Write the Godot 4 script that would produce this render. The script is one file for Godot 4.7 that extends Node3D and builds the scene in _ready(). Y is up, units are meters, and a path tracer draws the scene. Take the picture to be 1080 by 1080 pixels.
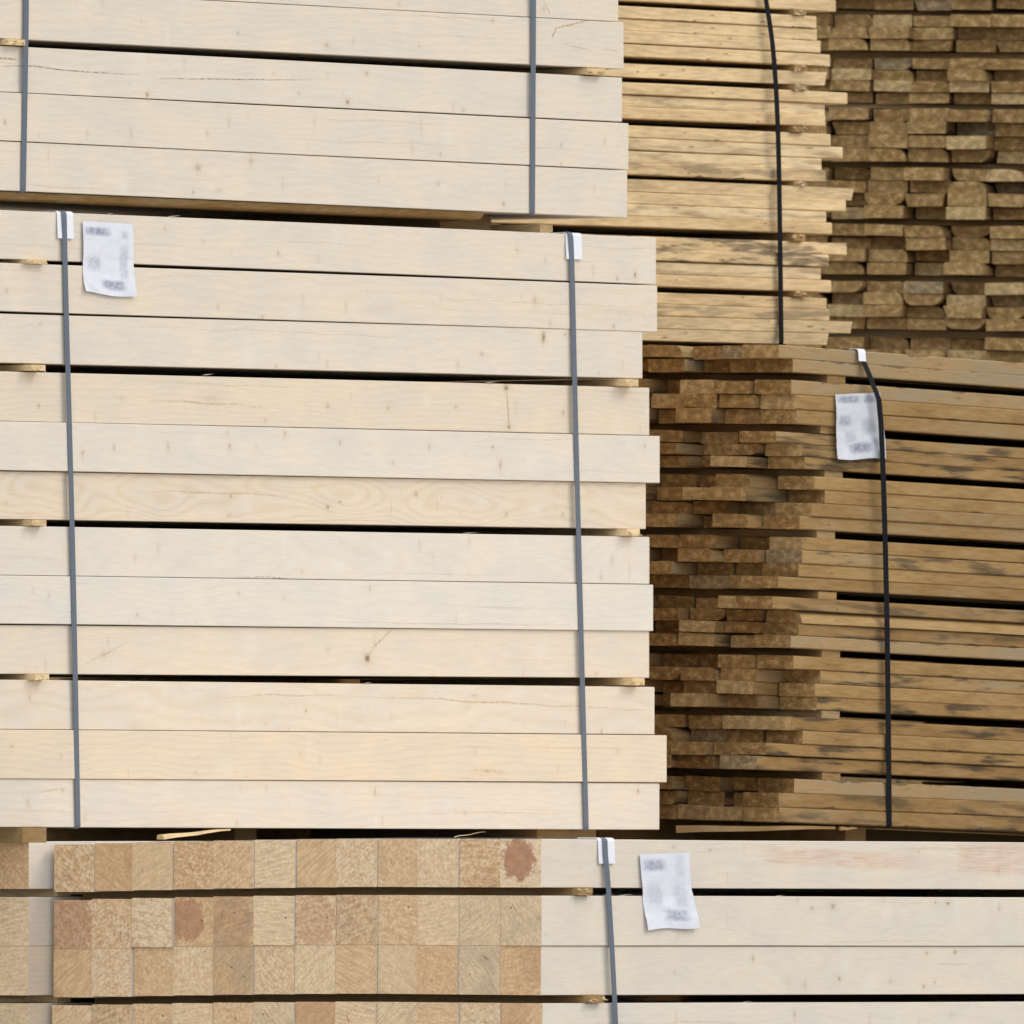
extends Node3D
# A timber yard seen through a long lens: strapped packs of pale squared timber in front,
# packs of rough sawn boards behind. Metres, y up. Pack frames: x along the timbers, y up, z out of the long face.

const TL := 3.6            # length of every timber and board
const TH := 0.1435         # pale timber height
const TW := 0.1535         # pale timber width
const BH := 0.0405         # rough board thickness
const BW := 0.148          # rough board width
const STRIPS := 21         # strips in the pale long-grain sheet
const RSTRIPS := 18        # strips in the rough long-grain sheet
const KNOTS := [[0,0.9715,0.8,4,10,0.75], [0,0.9478,0.895,3,6,0.6], [0,0.8177,0.382,6,9,0.3], [0,0.3713,0.232,3,8,0.35], [0,0.4185,0.472,4,4,0.35], [0,0.5124,0.663,4,6,0.5], [1,0.4353,0.76,4,5,0.4], [1,0.4911,0.946,4,5,0.5], [1,0.8388,0.395,7,12,0.4], [1,0.9417,0.902,5,7,0.5], [1,0.1758,0.554,4,6,0.4], [1,0.8586,0.866,3,12,0.3], [2,0.8695,0.185,7,19,0.8], [2,0.5274,0.933,4,4,0.5], [2,0.7896,0.572,5,5,0.5], [2,0.9414,0.903,2,5,0.4], [2,0.8979,0.113,4,6,0.4], [2,0.2357,0.176,4,4,0.4], [3,0.812,0.086,10,9,0.85], [3,0.8158,0.883,6,7,0.75], [3,0.6608,0.555,6,7,0.5], [3,0.7471,0.501,4,4,0.55], [3,0.886,0.564,6,7,0.5], [3,0.2251,0.67,3,5,0.7], [3,0.4394,0.451,24,13,0.22], [3,0.5837,0.547,5,7,0.5], [3,0.5048,0.866,4,4,0.4], [3,0.3275,0.496,4,4,0.3], [4,0.2649,0.62,5,12,0.45], [4,0.3034,0.491,4,9,0.4], [4,0.3702,0.449,5,13,0.4], [4,0.447,0.403,4,10,0.55], [4,0.4446,0.131,3,6,0.4], [4,0.516,0.125,5,10,0.4], [4,0.5855,0.296,4,8,0.5], [4,0.6992,0.335,4,9,0.4], [4,0.7909,0.679,5,13,0.5], [4,0.781,0.307,3,5,0.6], [4,0.9791,0.218,4,6,0.4], [4,0.6531,0.685,3,5,0.4], [5,0.4666,0.439,3,4,0.8], [5,0.5884,0.624,6,6,0.7], [5,0.604,0.52,5,4,0.6], [5,0.7007,0.332,8,9,0.5], [5,0.8168,0.724,5,6,0.5], [5,0.8908,0.704,5,6,0.45], [5,0.1893,0.655,6,6,0.25], [5,0.4643,0.837,10,5,0.35], [6,0.5513,0.825,4,5,0.3], [6,0.9357,0.856,4,7,0.45], [6,0.7642,0.165,4,8,0.3], [7,0.4669,0.317,4,5,0.45], [7,0.6321,0.181,4,6,0.4], [7,0.5241,0.383,3,6,0.3], [7,0.3408,0.775,4,4,0.4], [7,0.2323,0.389,3,6,0.4], [8,0.6341,0.624,10,13,1.0], [8,0.304,0.585,12,10,0.3], [8,0.9293,0.909,5,6,0.4], [9,0.5496,0.562,4,4,0.6], [9,0.4983,0.839,8,5,0.25], [9,0.207,0.346,5,9,0.4], [9,0.9292,0.939,4,7,0.5], [9,0.7638,0.218,10,3,0.4], [10,0.9344,0.329,5,5,0.35], [10,0.1693,0.341,4,4,0.5], [10,0.7628,0.762,20,4,0.3], [10,0.5266,0.454,4,6,0.25], [11,0.6304,0.227,4,11,0.45], [11,0.9707,0.173,5,7,0.55], [11,0.7459,0.655,4,5,0.3], [11,0.2406,0.227,5,5,0.4], [11,0.1989,0.465,3,14,0.3], [12,0.4501,0.352,11,12,0.5], [12,0.5165,0.163,8,12,0.4], [12,0.7536,0.464,5,6,0.5], [12,0.838,0.814,5,7,0.55], [12,0.4443,0.862,4,4,0.6], [12,0.6772,0.465,3,5,0.3], [12,0.4762,0.779,6,4,0.3], [13,0.211,0.615,3,7,0.7], [13,0.3656,0.725,4,12,0.35], [13,0.4598,0.65,4,9,0.35], [13,0.487,0.391,3,12,0.3], [13,0.5943,0.304,3,14,0.25], [13,0.9109,0.532,3,6,0.45], [13,0.968,0.406,2,9,0.4], [13,0.7551,0.855,3,9,0.4], [13,0.911,0.935,3,4,0.4], [14,0.394,0.902,5,8,0.8], [14,0.5837,0.715,4,4,0.45], [14,0.6689,0.202,6,7,0.5], [14,0.6449,0.849,7,8,0.75], [14,0.7929,0.91,5,5,0.45], [13,0.241,0.084,3,3,0.3], [15,0.5048,0.636,5,4,0.5], [15,0.6159,0.8,4,4,0.6], [15,0.7342,0.722,3,3,0.5], [15,0.8281,0.107,4,4,0.55], [15,0.6183,0.818,4,4,0.3], [15,0.3283,0.705,3,3,0.2], [16,0.902,0.797,6,12,0.35], [16,0.7149,0.859,5,10,0.3], [18,0.3394,0.235,5,4,0.6], [18,0.366,0.196,9,8,0.6], [18,0.498,0.112,4,3,0.6], [18,0.514,0.131,6,5,0.75], [18,0.4305,0.039,6,4,0.3], [18,0.5808,0.224,4,6,0.4], [19,0.2649,0.253,4,8,0.6], [19,0.3749,0.665,6,6,0.7], [19,0.4872,0.136,5,5,0.6], [19,0.5241,0.116,6,6,0.7], [19,0.4837,0.825,5,6,0.6], [19,0.3313,0.781,6,13,0.3], [19,0.4407,0.726,5,8,0.35], [19,0.4984,0.747,4,5,0.4], [19,0.3095,0.722,12,16,0.18], [19,0.1669,0.523,4,5,0.3], [18,0.3212,0.083,4,4,0.3], [20,0.3157,0.226,5,12,0.4], [20,0.517,0.259,4,6,0.3], [17,0.4768,0.211,3,4,0.4], [17,0.1651,0.147,5,4,0.45], [17,0.2104,0.2,4,3,0.5], [17,0.5806,0.6,6,9,0.35]]   # strip, along, down, half length mm, half height mm, depth of colour

var rng := RandomNumberGenerator.new()
var mats := {}
var cache := {}
var counts := {}

func _ready() -> void:
	rng.seed = 4711
	make_camera_and_light()
	make_materials()
	make_ground()
	make_front_pack()
	make_left_pack()
	make_tall_pack()
	make_upper_pack()
	make_brown_pack()
	make_yellow_pack()
	make_back_stack()
	make_hidden_supports()
	make_loose_wood()

# ---------------------------------------------------------------- camera, sky, light
func make_camera_and_light() -> void:
	var cam := Camera3D.new()
	cam.name = "camera"
	cam.position = Vector3(0, 1.444, 53.082)
	cam.rotation = Vector3(atan(300.0 / 19660.0), 0, 0)
	cam.fov = rad_to_deg(2.0 * atan(540.0 / 19660.0))
	cam.near = 1.0
	cam.far = 900.0
	var lens := CameraAttributesPhysical.new()   # a 437 mm lens at f/7 focused on the pale packs
	lens.frustum_focal_length = 12.0 / (540.0 / 19660.0)
	lens.frustum_focus_distance = 54.6
	lens.frustum_near = 1.0
	lens.frustum_far = 900.0
	lens.exposure_aperture = 7.0
	cam.attributes = lens
	add_child(cam)
	cam.current = true
	var sky_mat := ProceduralSkyMaterial.new()
	sky_mat.sky_top_color = Color(0.80, 0.835, 0.885)
	sky_mat.sky_horizon_color = Color(0.84, 0.86, 0.89)
	sky_mat.sky_curve = 0.2
	sky_mat.ground_bottom_color = Color(0.40, 0.39, 0.37)
	sky_mat.ground_horizon_color = Color(0.62, 0.62, 0.62)
	sky_mat.sun_angle_max = 1.0
	var sky := Sky.new()
	sky.sky_material = sky_mat
	var env := Environment.new()
	env.background_mode = Environment.BG_SKY
	env.sky = sky
	env.tonemap_mode = Environment.TONE_MAPPER_LINEAR
	env.tonemap_exposure = 1.99
	env.sdfgi_enabled = true
	env.ssao_enabled = true
	env.ssil_enabled = true
	var we := WorldEnvironment.new()
	we.name = "environment"
	we.environment = env
	add_child(we)
	var sun := DirectionalLight3D.new()
	sun.name = "sun"
	sun.light_color = Color(1.0, 0.965, 0.91)
	sun.light_energy = 0.22
	sun.light_angular_distance = 30.0
	sun.shadow_enabled = true
	add_child(sun)
	sun.look_at_from_position(Vector3(0.75, 0.66, 0.10) * 30.0, Vector3.ZERO, Vector3.UP)

# ---------------------------------------------------------------- nodes
func numbered(parent: Node, called: String) -> String:
	var key := str(parent.get_instance_id()) + called
	var n: int = counts.get(key, 0)
	counts[key] = n + 1
	return called if n == 0 else "%s_%03d" % [called, n]

func part(parent: Node, called: String, mesh: Mesh, at := Vector3.ZERO, turn := Vector3.ZERO, size := Vector3.ONE, mat: Material = null) -> MeshInstance3D:
	var o := MeshInstance3D.new()
	o.name = numbered(parent, called)
	o.mesh = mesh
	if mat:
		o.material_override = mat
	o.position = at
	o.rotation = turn
	o.scale = size
	parent.add_child(o, true)
	return o

# a pack's node: angle is how far its long face turns away from the picture plane, drop_x and drop_z how it leans
func pack(called: String, label: String, at: Vector3, angle: float, drop_x := 0.0, drop_z := 0.0, group := "strapped timber packs", category := "lumber pack") -> Node3D:
	var o := Node3D.new()
	o.name = numbered(self, called)
	var t := deg_to_rad(angle)
	var s := Vector3(cos(t), -drop_x, -sin(t)).normalized()
	var z := Vector3(sin(t), -drop_z, cos(t))
	var u := z.cross(s).normalized()
	o.transform = Transform3D(Basis(s, u, s.cross(u)), at)
	o.set_meta("label", label)
	o.set_meta("category", category)
	o.set_meta("group", group)
	add_child(o, true)
	return o

# ---------------------------------------------------------------- mesh helpers
func tri(st: SurfaceTool, p: Array, uv: Array, n: Vector3) -> void:
	var order := [0, 1, 2]
	if (p[1] - p[0]).cross(p[2] - p[0]).dot(n) > 0.0:
		order = [0, 2, 1]
	for i in order:
		st.set_normal(n)
		st.set_uv(uv[i])
		st.add_vertex(p[i])

func quad(st: SurfaceTool, p: Array, uv: Array, n: Vector3) -> void:
	tri(st, [p[0], p[1], p[2]], [uv[0], uv[1], uv[2]], n)
	tri(st, [p[0], p[2], p[3]], [uv[0], uv[2], uv[3]], n)

# a straight length of timber: profile of (z, y) points, running from x = 0 to x = length
func prism(profile: PackedVector2Array, length: float, v0: float, v1: float, left: Rect2, right: Rect2, side: Material, endm: Material, u0 := 0.001, u1 := 0.999, wobble := 0.0, seed_ := 0) -> ArrayMesh:
	var segs := 1 if wobble == 0.0 else 4
	var bend := RandomNumberGenerator.new()
	bend.seed = 31 + seed_
	var off := []
	for i in segs + 1:
		off.append(Vector3(0, bend.randf_range(-1, 1) * wobble, bend.randf_range(-1, 1) * wobble) if i > 0 and i < segs else Vector3.ZERO)
	var lo := Vector2(1e9, 1e9)
	var hi := Vector2(-1e9, -1e9)
	var mid := Vector2.ZERO
	for q in profile:
		lo = lo.min(q)
		hi = hi.max(q)
		mid += q / profile.size()
	var st := SurfaceTool.new()
	st.begin(Mesh.PRIMITIVE_TRIANGLES)
	var n := profile.size()
	for i in n:
		var a := profile[i]
		var b := profile[(i + 1) % n]
		var d := Vector2(b.y - a.y, a.x - b.x).normalized()
		if d.dot((a + b) * 0.5 - mid) < 0.0:
			d = -d
		var nn := Vector3(0, d.y, d.x)
		var va: float
		var vb: float
		if absf(d.x) > 0.5:
			va = (hi.y - a.y) / (hi.y - lo.y)
			vb = (hi.y - b.y) / (hi.y - lo.y)
		else:
			va = (hi.x - a.x) / (hi.x - lo.x)
			vb = (hi.x - b.x) / (hi.x - lo.x)
		va = lerpf(v0, v1, clampf(va, 0.02, 0.98))
		vb = lerpf(v0, v1, clampf(vb, 0.02, 0.98))
		for k in segs:
			var f0 := k / float(segs)
			var f1 := (k + 1) / float(segs)
			var ua := lerpf(u0, u1, f0)
			var ub := lerpf(u0, u1, f1)
			quad(st, [Vector3(f0 * length, a.y, a.x) + off[k], Vector3(f1 * length, a.y, a.x) + off[k + 1], Vector3(f1 * length, b.y, b.x) + off[k + 1], Vector3(f0 * length, b.y, b.x) + off[k]],
				[Vector2(ua, va), Vector2(ub, va), Vector2(ub, vb), Vector2(ua, vb)], nn)
	var m := st.commit()
	m.surface_set_material(0, side)
	st = SurfaceTool.new()
	st.begin(Mesh.PRIMITIVE_TRIANGLES)
	for e in 2:
		var r := left if e == 0 else right
		var x := 0.0 if e == 0 else length
		for i in range(1, n - 1):
			var ps := []
			var us := []
			for q in [profile[0], profile[i], profile[i + 1]]:
				ps.append(Vector3(x, q.y, q.x))
				var f := Vector2((q.x - lo.x) / (hi.x - lo.x), (hi.y - q.y) / (hi.y - lo.y))
				us.append(r.position + r.size * (f * 0.94 + Vector2(0.03, 0.03)))
			tri(st, ps, us, Vector3(-1 if e == 0 else 1, 0, 0))
	st.commit(m)
	m.surface_set_material(1, endm)
	return m

func chamfered(w: float, h: float, c: float) -> PackedVector2Array:
	return PackedVector2Array([Vector2(-c, 0), Vector2(0, c), Vector2(0, h - c), Vector2(-c, h), Vector2(-w + c, h), Vector2(-w, h - c), Vector2(-w, c), Vector2(-w + c, 0)])

# pale squared timber: strip of long grain, tile of end grain; occupies z -TW..0, y 0..TH
func timber(strip: int, tile: int) -> ArrayMesh:
	var key := "t%d_%d" % [strip, tile]
	if not cache.has(key):
		var v := 1.0 / STRIPS
		var r := Rect2((tile % 8) / 8.0, (tile / 8) / 8.0, 0.125, 0.125)
		var q := Rect2(((tile + 5) % 8) / 8.0, (((tile + 19) % 64) / 8) / 8.0, 0.125, 0.125)
		cache[key] = prism(chamfered(TW - 0.0008, TH - 0.0008, 0.0016), TL, strip * v + 0.03 * v, (strip + 1) * v - 0.03 * v, r, q, mats.pale, mats.pale_end, 0.001, 0.999, 0.0008, strip * 7 + tile)
	return cache[key]

# rough sawn board: a few have wane (the round of the log) on one edge or both
func board(i: int, fresh := false) -> ArrayMesh:
	var key := "b%d%s" % [i, fresh]
	if not cache.has(key):
		var g := RandomNumberGenerator.new()
		g.seed = 900 + i
		var w := BW - 0.001 - g.randf() * 0.004
		var h := BH
		var p := chamfered(w, h, 0.0032)
		var us := g.randf() * 0.4
		var flip := g.randf() < 0.5
		var kind := i % 9
		var wa := g.randf_range(0.55, 1.3)
		var wb := g.randf_range(0.2, 1.1)
		if kind == 2:      # round on the upper outer edge
			p = PackedVector2Array([Vector2(-0.002, 0), Vector2(0, 0.003), Vector2(-0.004 * wa, h * 0.5), Vector2(-0.014 * wa, h * 0.82), Vector2(-0.032 * wa, h), Vector2(-w + 0.003, h), Vector2(-w, h - 0.003), Vector2(-w, 0.002), Vector2(-w + 0.002, 0)])
		elif kind == 4:    # round on the lower edges, one more than the other
			p = PackedVector2Array([Vector2(-0.03 * wa, 0), Vector2(-0.012 * wa, h * 0.22), Vector2(-0.002, h * 0.55), Vector2(0, h - 0.002), Vector2(-0.002, h), Vector2(-w + 0.002, h), Vector2(-w, h - 0.003), Vector2(-w + 0.003, h * 0.5), Vector2(-w + 0.012 * wb, h * 0.2), Vector2(-w + 0.026 * wb, 0)])
		elif kind == 6 and i % 2 == 0:    # log-side slab, lopsided dome
			p = PackedVector2Array([Vector2(-0.001, 0), Vector2(-0.003, h * 0.35), Vector2(-0.013 * wa, h * 0.7), Vector2(-0.036 * wa, h * 0.95), Vector2(-w * 0.5, h), Vector2(-w + 0.03 * wb, h * 0.97), Vector2(-w + 0.01 * wb, h * 0.75), Vector2(-w + 0.002, h * 0.4), Vector2(-w, 0)])
		elif kind == 8:    # slanted edge
			p = PackedVector2Array([Vector2(-0.01 * wa, 0), Vector2(0, h), Vector2(-w + 0.002, h), Vector2(-w, h - 0.003), Vector2(-w + 0.01 * wb, h * 0.3), Vector2(-w + 0.014 * wb, 0)])
		var v := 1.0 / RSTRIPS
		var s := i % RSTRIPS
		var t := i % 128
		var r := Rect2((t % 8) / 8.0, (t / 8) / 16.0, 1.0 / 8.0, 1.0 / 16.0)
		var t2 := (i + 61) % 128
		var q := Rect2((t2 % 8) / 8.0, (t2 / 8) / 16.0, 1.0 / 8.0, 1.0 / 16.0)
		cache[key] = prism(p, TL, s * v + 0.04 * v, (s + 1) * v - 0.04 * v, r, q, mats.fresh if fresh else mats.rough, mats.rough_end, us if not flip else us + 0.6, us + 0.6 if not flip else us, 0.0024, i)
	return cache[key]

# a flat bar of width w (along x) and thickness t swept through the points of path
func sweep(path: PackedVector3Array, w: float, t: float, strip_v0: float, strip_v1: float, closed := false) -> ArrayMesh:
	var st := SurfaceTool.new()
	st.begin(Mesh.PRIMITIVE_TRIANGLES)
	var n := path.size()
	var rings := []
	var run := 0.0
	for i in n:
		var prev: Vector3 = path[(i - 1 + n) % n] if (closed or i > 0) else path[i]
		var next: Vector3 = path[(i + 1) % n] if (closed or i < n - 1) else path[i]
		var tan := (next - prev)
		tan.x = 0.0
		tan = tan.normalized()
		var nn := Vector3(1, 0, 0).cross(tan).normalized()
		if i > 0:
			run += path[i].distance_to(path[i - 1])
		var c := path[i]
		var hx := Vector3(w * 0.5, 0, 0)
		rings.append([c - hx - nn * t * 0.5, c + hx - nn * t * 0.5, c + hx + nn * t * 0.5, c - hx + nn * t * 0.5, nn, run])
	var last := n if closed else n - 1
	for i in last:
		var a: Array = rings[i]
		var b: Array = rings[(i + 1) % n]
		var u0: float = a[5] / TL
		var u1: float = b[5] / TL if i < n - 1 else u0 + 0.02
		for f in 4:
			var g := (f + 1) % 4
			var nn: Vector3
			if f == 0:
				nn = -(a[4] + b[4])
			elif f == 1:
				nn = Vector3(1, 0, 0)
			elif f == 2:
				nn = a[4] + b[4]
			else:
				nn = Vector3(-1, 0, 0)
			quad(st, [a[f], a[g], b[g], b[f]], [Vector2(u0, strip_v0), Vector2(u0, strip_v1), Vector2(u1, strip_v1), Vector2(u1, strip_v0)], nn.normalized())
	if not closed:
		for e in [0, n - 1]:
			var a: Array = rings[e]
			var nn: Vector3 = (path[0] - path[1]).normalized() if e == 0 else (path[n - 1] - path[n - 2]).normalized()
			quad(st, [a[0], a[1], a[2], a[3]], [Vector2(0, strip_v0), Vector2(0.02, strip_v0), Vector2(0.02, strip_v1), Vector2(0, strip_v1)], nn)
	return st.commit()

# a spacer stick lying across a pack under the row at height y; its ragged end stands out of the long face by out
func stick(p: Node3D, x: float, y: float, w: float, h: float, depth: float, out: float, pale := true, sagging := false) -> void:
	var path := PackedVector3Array()
	var n := 14 if sagging else 2
	for i in n:
		var z := lerpf(out, -depth, i / float(n - 1))
		var dy := 0.0
		if sagging:
			dy = sag_front(-z / TW - 0.5)
		path.append(Vector3(x, y + h * 0.5 + dy, z))
	var k := rng.randi_range(0, 15) / float(RSTRIPS)
	var m := sweep(path, w, h - 0.0006, k + 0.2 / RSTRIPS, k + 0.8 / RSTRIPS)
	var o := part(p, "spacer_stick", m, Vector3.ZERO, Vector3.ZERO, Vector3.ONE, mats.stick if pale else mats.rough)
	# torn fibres at the sawn end
	if out > 0.004:
		var st := SurfaceTool.new()
		st.begin(Mesh.PRIMITIVE_TRIANGLES)
		for j in 5:
			var fx := x + rng.randf_range(-0.5, 0.5) * w
			var fy := y + h * rng.randf_range(0.0, 0.8)
			var fw := rng.randf_range(0.004, 0.010)
			var ln := rng.randf_range(0.004, 0.014)
			var a := Vector3(fx - fw, fy, out - 0.001)
			var b := Vector3(fx + fw, fy, out - 0.001)
			var c := Vector3(fx, fy + fw * 0.7, out - 0.001)
			var d := Vector3(fx + rng.randf_range(-0.006, 0.012), fy - rng.randf_range(0.0, 0.006), out + ln)
			for f in [[a, b, d, Vector3(0, -1, 0.3)], [b, c, d, Vector3(0.8, 0.5, 0.3)], [c, a, d, Vector3(-0.8, 0.5, 0.3)]]:
				tri(st, [f[0], f[1], f[2]], [Vector2(0.1, k + 0.01), Vector2(0.11, k + 0.01), Vector2(0.1, k + 0.02)], f[3].normalized())
		part(o, "torn_fibres", st.commit(), Vector3.ZERO, Vector3.ZERO, Vector3.ONE, mats.stick)

# a packing strap round the whole pack; front holds its points on the long face from bottom to top as (x, y, z)
func strap(p: Node3D, front: PackedVector3Array, depth: float, w: float, mat: Material, dip := 0.0) -> void:
	var b := front[0]
	var t := front[front.size() - 1]
	var path := PackedVector3Array()
	path.append(Vector3(b.x, b.y - 0.003, -depth + 0.01))
	path.append(Vector3(b.x, b.y - 0.003, -0.03))
	path.append(Vector3(b.x, b.y - 0.003, -0.005))
	path.append(Vector3(b.x, b.y, b.z * 0.6))
	path.append(b + Vector3(0, 0.006, 0))
	for i in range(front.size() - 1):
		var steps := maxi(1, int(front[i].distance_to(front[i + 1]) / 0.03))
		for j in range(1, steps + 1):
			if i == front.size() - 2 and j == steps:
				break
			var pre: Vector3 = front[maxi(i - 1, 0)]
			var post: Vector3 = front[mini(i + 2, front.size() - 1)]
			path.append(front[i].cubic_interpolate(front[i + 1], pre, post, j / float(steps)))
	path.append(t + Vector3(0, -0.006, 0))
	path.append(Vector3(t.x, t.y, t.z * 0.6))
	path.append(Vector3(t.x, t.y + 0.003, -0.006))
	path.append(Vector3(t.x, t.y + 0.0015, -0.03))
	path.append(Vector3(t.x, t.y + 0.001, -depth * 0.4))
	path.append(Vector3(t.x, t.y + 0.001 - dip * 0.35, -depth * 0.7))
	path.append(Vector3(t.x, t.y + 0.001 - dip, -depth + 0.01))
	path.append(Vector3(t.x, t.y - 0.01 - dip, -depth - 0.004))
	path.append(Vector3(b.x, b.y + 0.01, -depth - 0.004))
	part(p, "strap", sweep(path, w, 0.0016, 0.0, 1.0, true), Vector3.ZERO, Vector3.ZERO, Vector3.ONE, mat)

# folded white card over the upper edge, under the strap
func protector(p: Node3D, x: float, y: float, w: float, drop: float, z := 0.0, lean := 0.0) -> void:
	var path := PackedVector3Array([Vector3(x, y - drop, z + 0.007), Vector3(x, y - drop * 0.5, z + 0.0045), Vector3(x, y - 0.006, z + 0.003), Vector3(x, y + 0.0005, z + 0.001), Vector3(x, y + 0.003, z - 0.006), Vector3(x, y + 0.003, z - drop * 1.05)])
	var o := part(p, "edge_protector", sweep(path, w, 0.0022, 0.0, 1.0), Vector3.ZERO, Vector3.ZERO, Vector3.ONE, mats.card)
	o.rotation.z = lean

# a sliver torn up from a sawn edge, still hanging on
func sliver(p: Node3D, x: float, y: float, z: float, length: float, rise: float) -> void:
	var st := SurfaceTool.new()
	st.begin(Mesh.PRIMITIVE_TRIANGLES)
	var a := Vector3(0, -0.001, -0.002)
	var b := Vector3(length * 0.35, -0.001, 0.001)
	var c := Vector3(length * 0.3, rise * 0.45, -0.001)
	var d := Vector3(length, rise, 0.004)
	for f in [[a, b, c, Vector3(0, 0.3, 1)], [b, d, c, Vector3(0.2, 0.2, 1)], [a, c, d, Vector3(0, 0.6, -1)], [a, d, b, Vector3(0, -1, 0.2)]]:
		tri(st, [f[0], f[1], f[2]], [Vector2(0.2, 0.02), Vector2(0.21, 0.02), Vector2(0.2, 0.025)], f[3].normalized())
	part(p, "torn_sliver", st.commit(), Vector3(x, y, z), Vector3.ZERO, Vector3.ONE, mats.pale)

# a stapled paper sheet, slightly buckled: corners (x, y) top left, top right, bottom right, bottom left
func sheet(p: Node3D, c: Array, z: float, mat: Material, label: String, seed_: int) -> void:
	var g := FastNoiseLite.new()
	g.seed = seed_
	g.frequency = 1.0
	var nx := 12
	var ny := 14
	var front := []
	var back := []
	for j in ny + 1:
		for i in nx + 1:
			var u := i / float(nx)
			var v := j / float(ny)
			var top: Vector2 = c[0].lerp(c[1], u)
			var bot: Vector2 = c[3].lerp(c[2], u)
			var q := top.lerp(bot, v)
			q.x += 0.004 * sin(v * 5.0 + seed_) * (0.4 + u)
			q.y += 0.003 * sin(u * 6.0 + seed_ * 2.0) * v
			var bulge := 0.003 + 0.007 * absf(g.get_noise_2d(u * 1.3, v * 1.6)) * (0.3 + v) + 0.012 * pow(v, 3.0) * absf(u - 0.45) + 0.004 * sin(v * 7.0 + u * 2.0) * v
			var pt := Vector3(q.x, q.y, z + maxf(bulge, 0.0015))
			front.append(pt + Vector3(0, 0, 0.0004))
			back.append(pt)
	var st := SurfaceTool.new()
	st.begin(Mesh.PRIMITIVE_TRIANGLES)
	for side in 2:
		var a: Array = front if side == 0 else back
		for j in ny:
			for i in nx:
				var k := j * (nx + 1) + i
				var ids := [k, k + 1, k + nx + 2, k + nx + 1]
				var ps := []
				var us := []
				for d in ids:
					ps.append(a[d])
					us.append(Vector2((d % (nx + 1)) / float(nx), (d / (nx + 1)) / float(ny)))
				var nn: Vector3 = (ps[2] - ps[0]).cross(ps[3] - ps[1]).normalized()
				if nn.z < 0.0:
					nn = -nn
				quad(st, ps, us, nn if side == 0 else -nn)
	var o := part(p, "paper_sheet", st.commit(), Vector3.ZERO, Vector3.ZERO, Vector3.ONE, mat)
	o.set_meta("label", label)

# ---------------------------------------------------------------- the packs of pale timber
func sag_front(col: float) -> float:
	return -0.0185 * pow(clampf((col - 3.5) / 7.5, 0.0, 1.0), 1.4)

func make_front_pack() -> void:
	var h := [0.1390, 0.1435, 0.1405, TH, TH, TH, TH, TH]
	var gap_after := [0, 2, 4, 6]
	var base := 0.0
	for v in h:
		base += v
	base += 0.0225 * gap_after.size()
	var p := pack("timber_pack", "pale squared timber pack along the bottom, tan end grain left of its near corner", Vector3(0.081, 1.3238 - base, 0.0), 50.0, 0.0064)
	# end-grain tile of each visible piece, from the near corner leftwards
	var special := {"0_0": 0, "0_6": 20, "1_11": 1, "1_8": 2, "1_7": 3, "1_5": 5, "1_1": 4, "2_7": 6, "2_1": 7}
	var y := base
	for r in 8:
		y -= h[r]
		for c in 12:
			var tile: int = special.get("%d_%d" % [r, c], 8 + (r * 13 + c * 5) % 56)
			var strip := (17 + r) if (c == 0 and r < 4) else (r * 5 + c * 3) % 17
			var x := rng.randf_range(-0.004, 0.004) if r > 2 else rng.randf_range(-0.007, 0.007)
			var dz := 0.0 if c == 0 else rng.randf_range(-0.0008, 0.0008)
			if c == 0:
				dz = [0.0, 0.004, -0.002, 0.003, 0.0, 0.002, 0.0, 0.001][r]
			part(p, "timber", timber(strip, tile), Vector3(x, y + sag_front(c), -c * (TW + 0.0012) + dz), Vector3.ZERO, Vector3(1, h[r] / TH, 1))
		if gap_after.has(r):
			y -= 0.0225
			var sx := 0.168 if r == 0 else (0.222 if r == 2 else 0.2)
			stick(p, sx, y, 0.062, 0.0225, 1.86, 0.022, false, true)
			stick(p, 2.9, y, 0.05, 0.0225, 1.86, -0.9, false, true)
			stick(p, 3.4, y, 0.05, 0.0225, 1.86, -0.01, true, true)
	for q in [[0.34, base - 0.1605, 0.06, 0.004], [0.27, base - 0.1600, 0.04, 0.006], [1.05, base - 0.1605, 0.04, 0.003], [0.9, base - 0.4675, 0.04, 0.003]]:
		sliver(p, q[0], q[1], 0.001, q[2], q[3])
	for x in [0.4, 3.0]:
		part(p, "bearer", bar(0.1, 0.09, 1.8), Vector3(x, -0.09, -0.03), Vector3.ZERO, Vector3.ONE, mats.stick)
	var top := base
	strap(p, PackedVector3Array([Vector3(0.37, 0.0, 0.006), Vector3(0.314, top - 0.5288, 0.014), Vector3(0.281, top - 0.1491, 0.013), Vector3(0.271, top - 0.05, 0.010), Vector3(0.2715, top + 0.001, 0.007)]), 12 * TW + 0.01, 0.0205, mats.grey_strap, 0.0185)
	protector(p, 0.281, top, 0.072, 0.070)
	sheet(p, [Vector2(0.4279, top - 0.0428), Vector2(0.6544, top - 0.0365), Vector2(0.6815, top - 0.2517), Vector2(0.4549, top - 0.2601)], 0.003, mats.paper_b, "white printed paper sheet stapled over the upper gap", 3)

# a plain stick of rectangular section, running back from z = 0
func bar(w: float, h: float, depth: float) -> ArrayMesh:
	return sweep(PackedVector3Array([Vector3(0, h * 0.5, 0), Vector3(0, h * 0.5, -depth)]), w, h, 0.3 / RSTRIPS, 0.9 / RSTRIPS)

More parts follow.
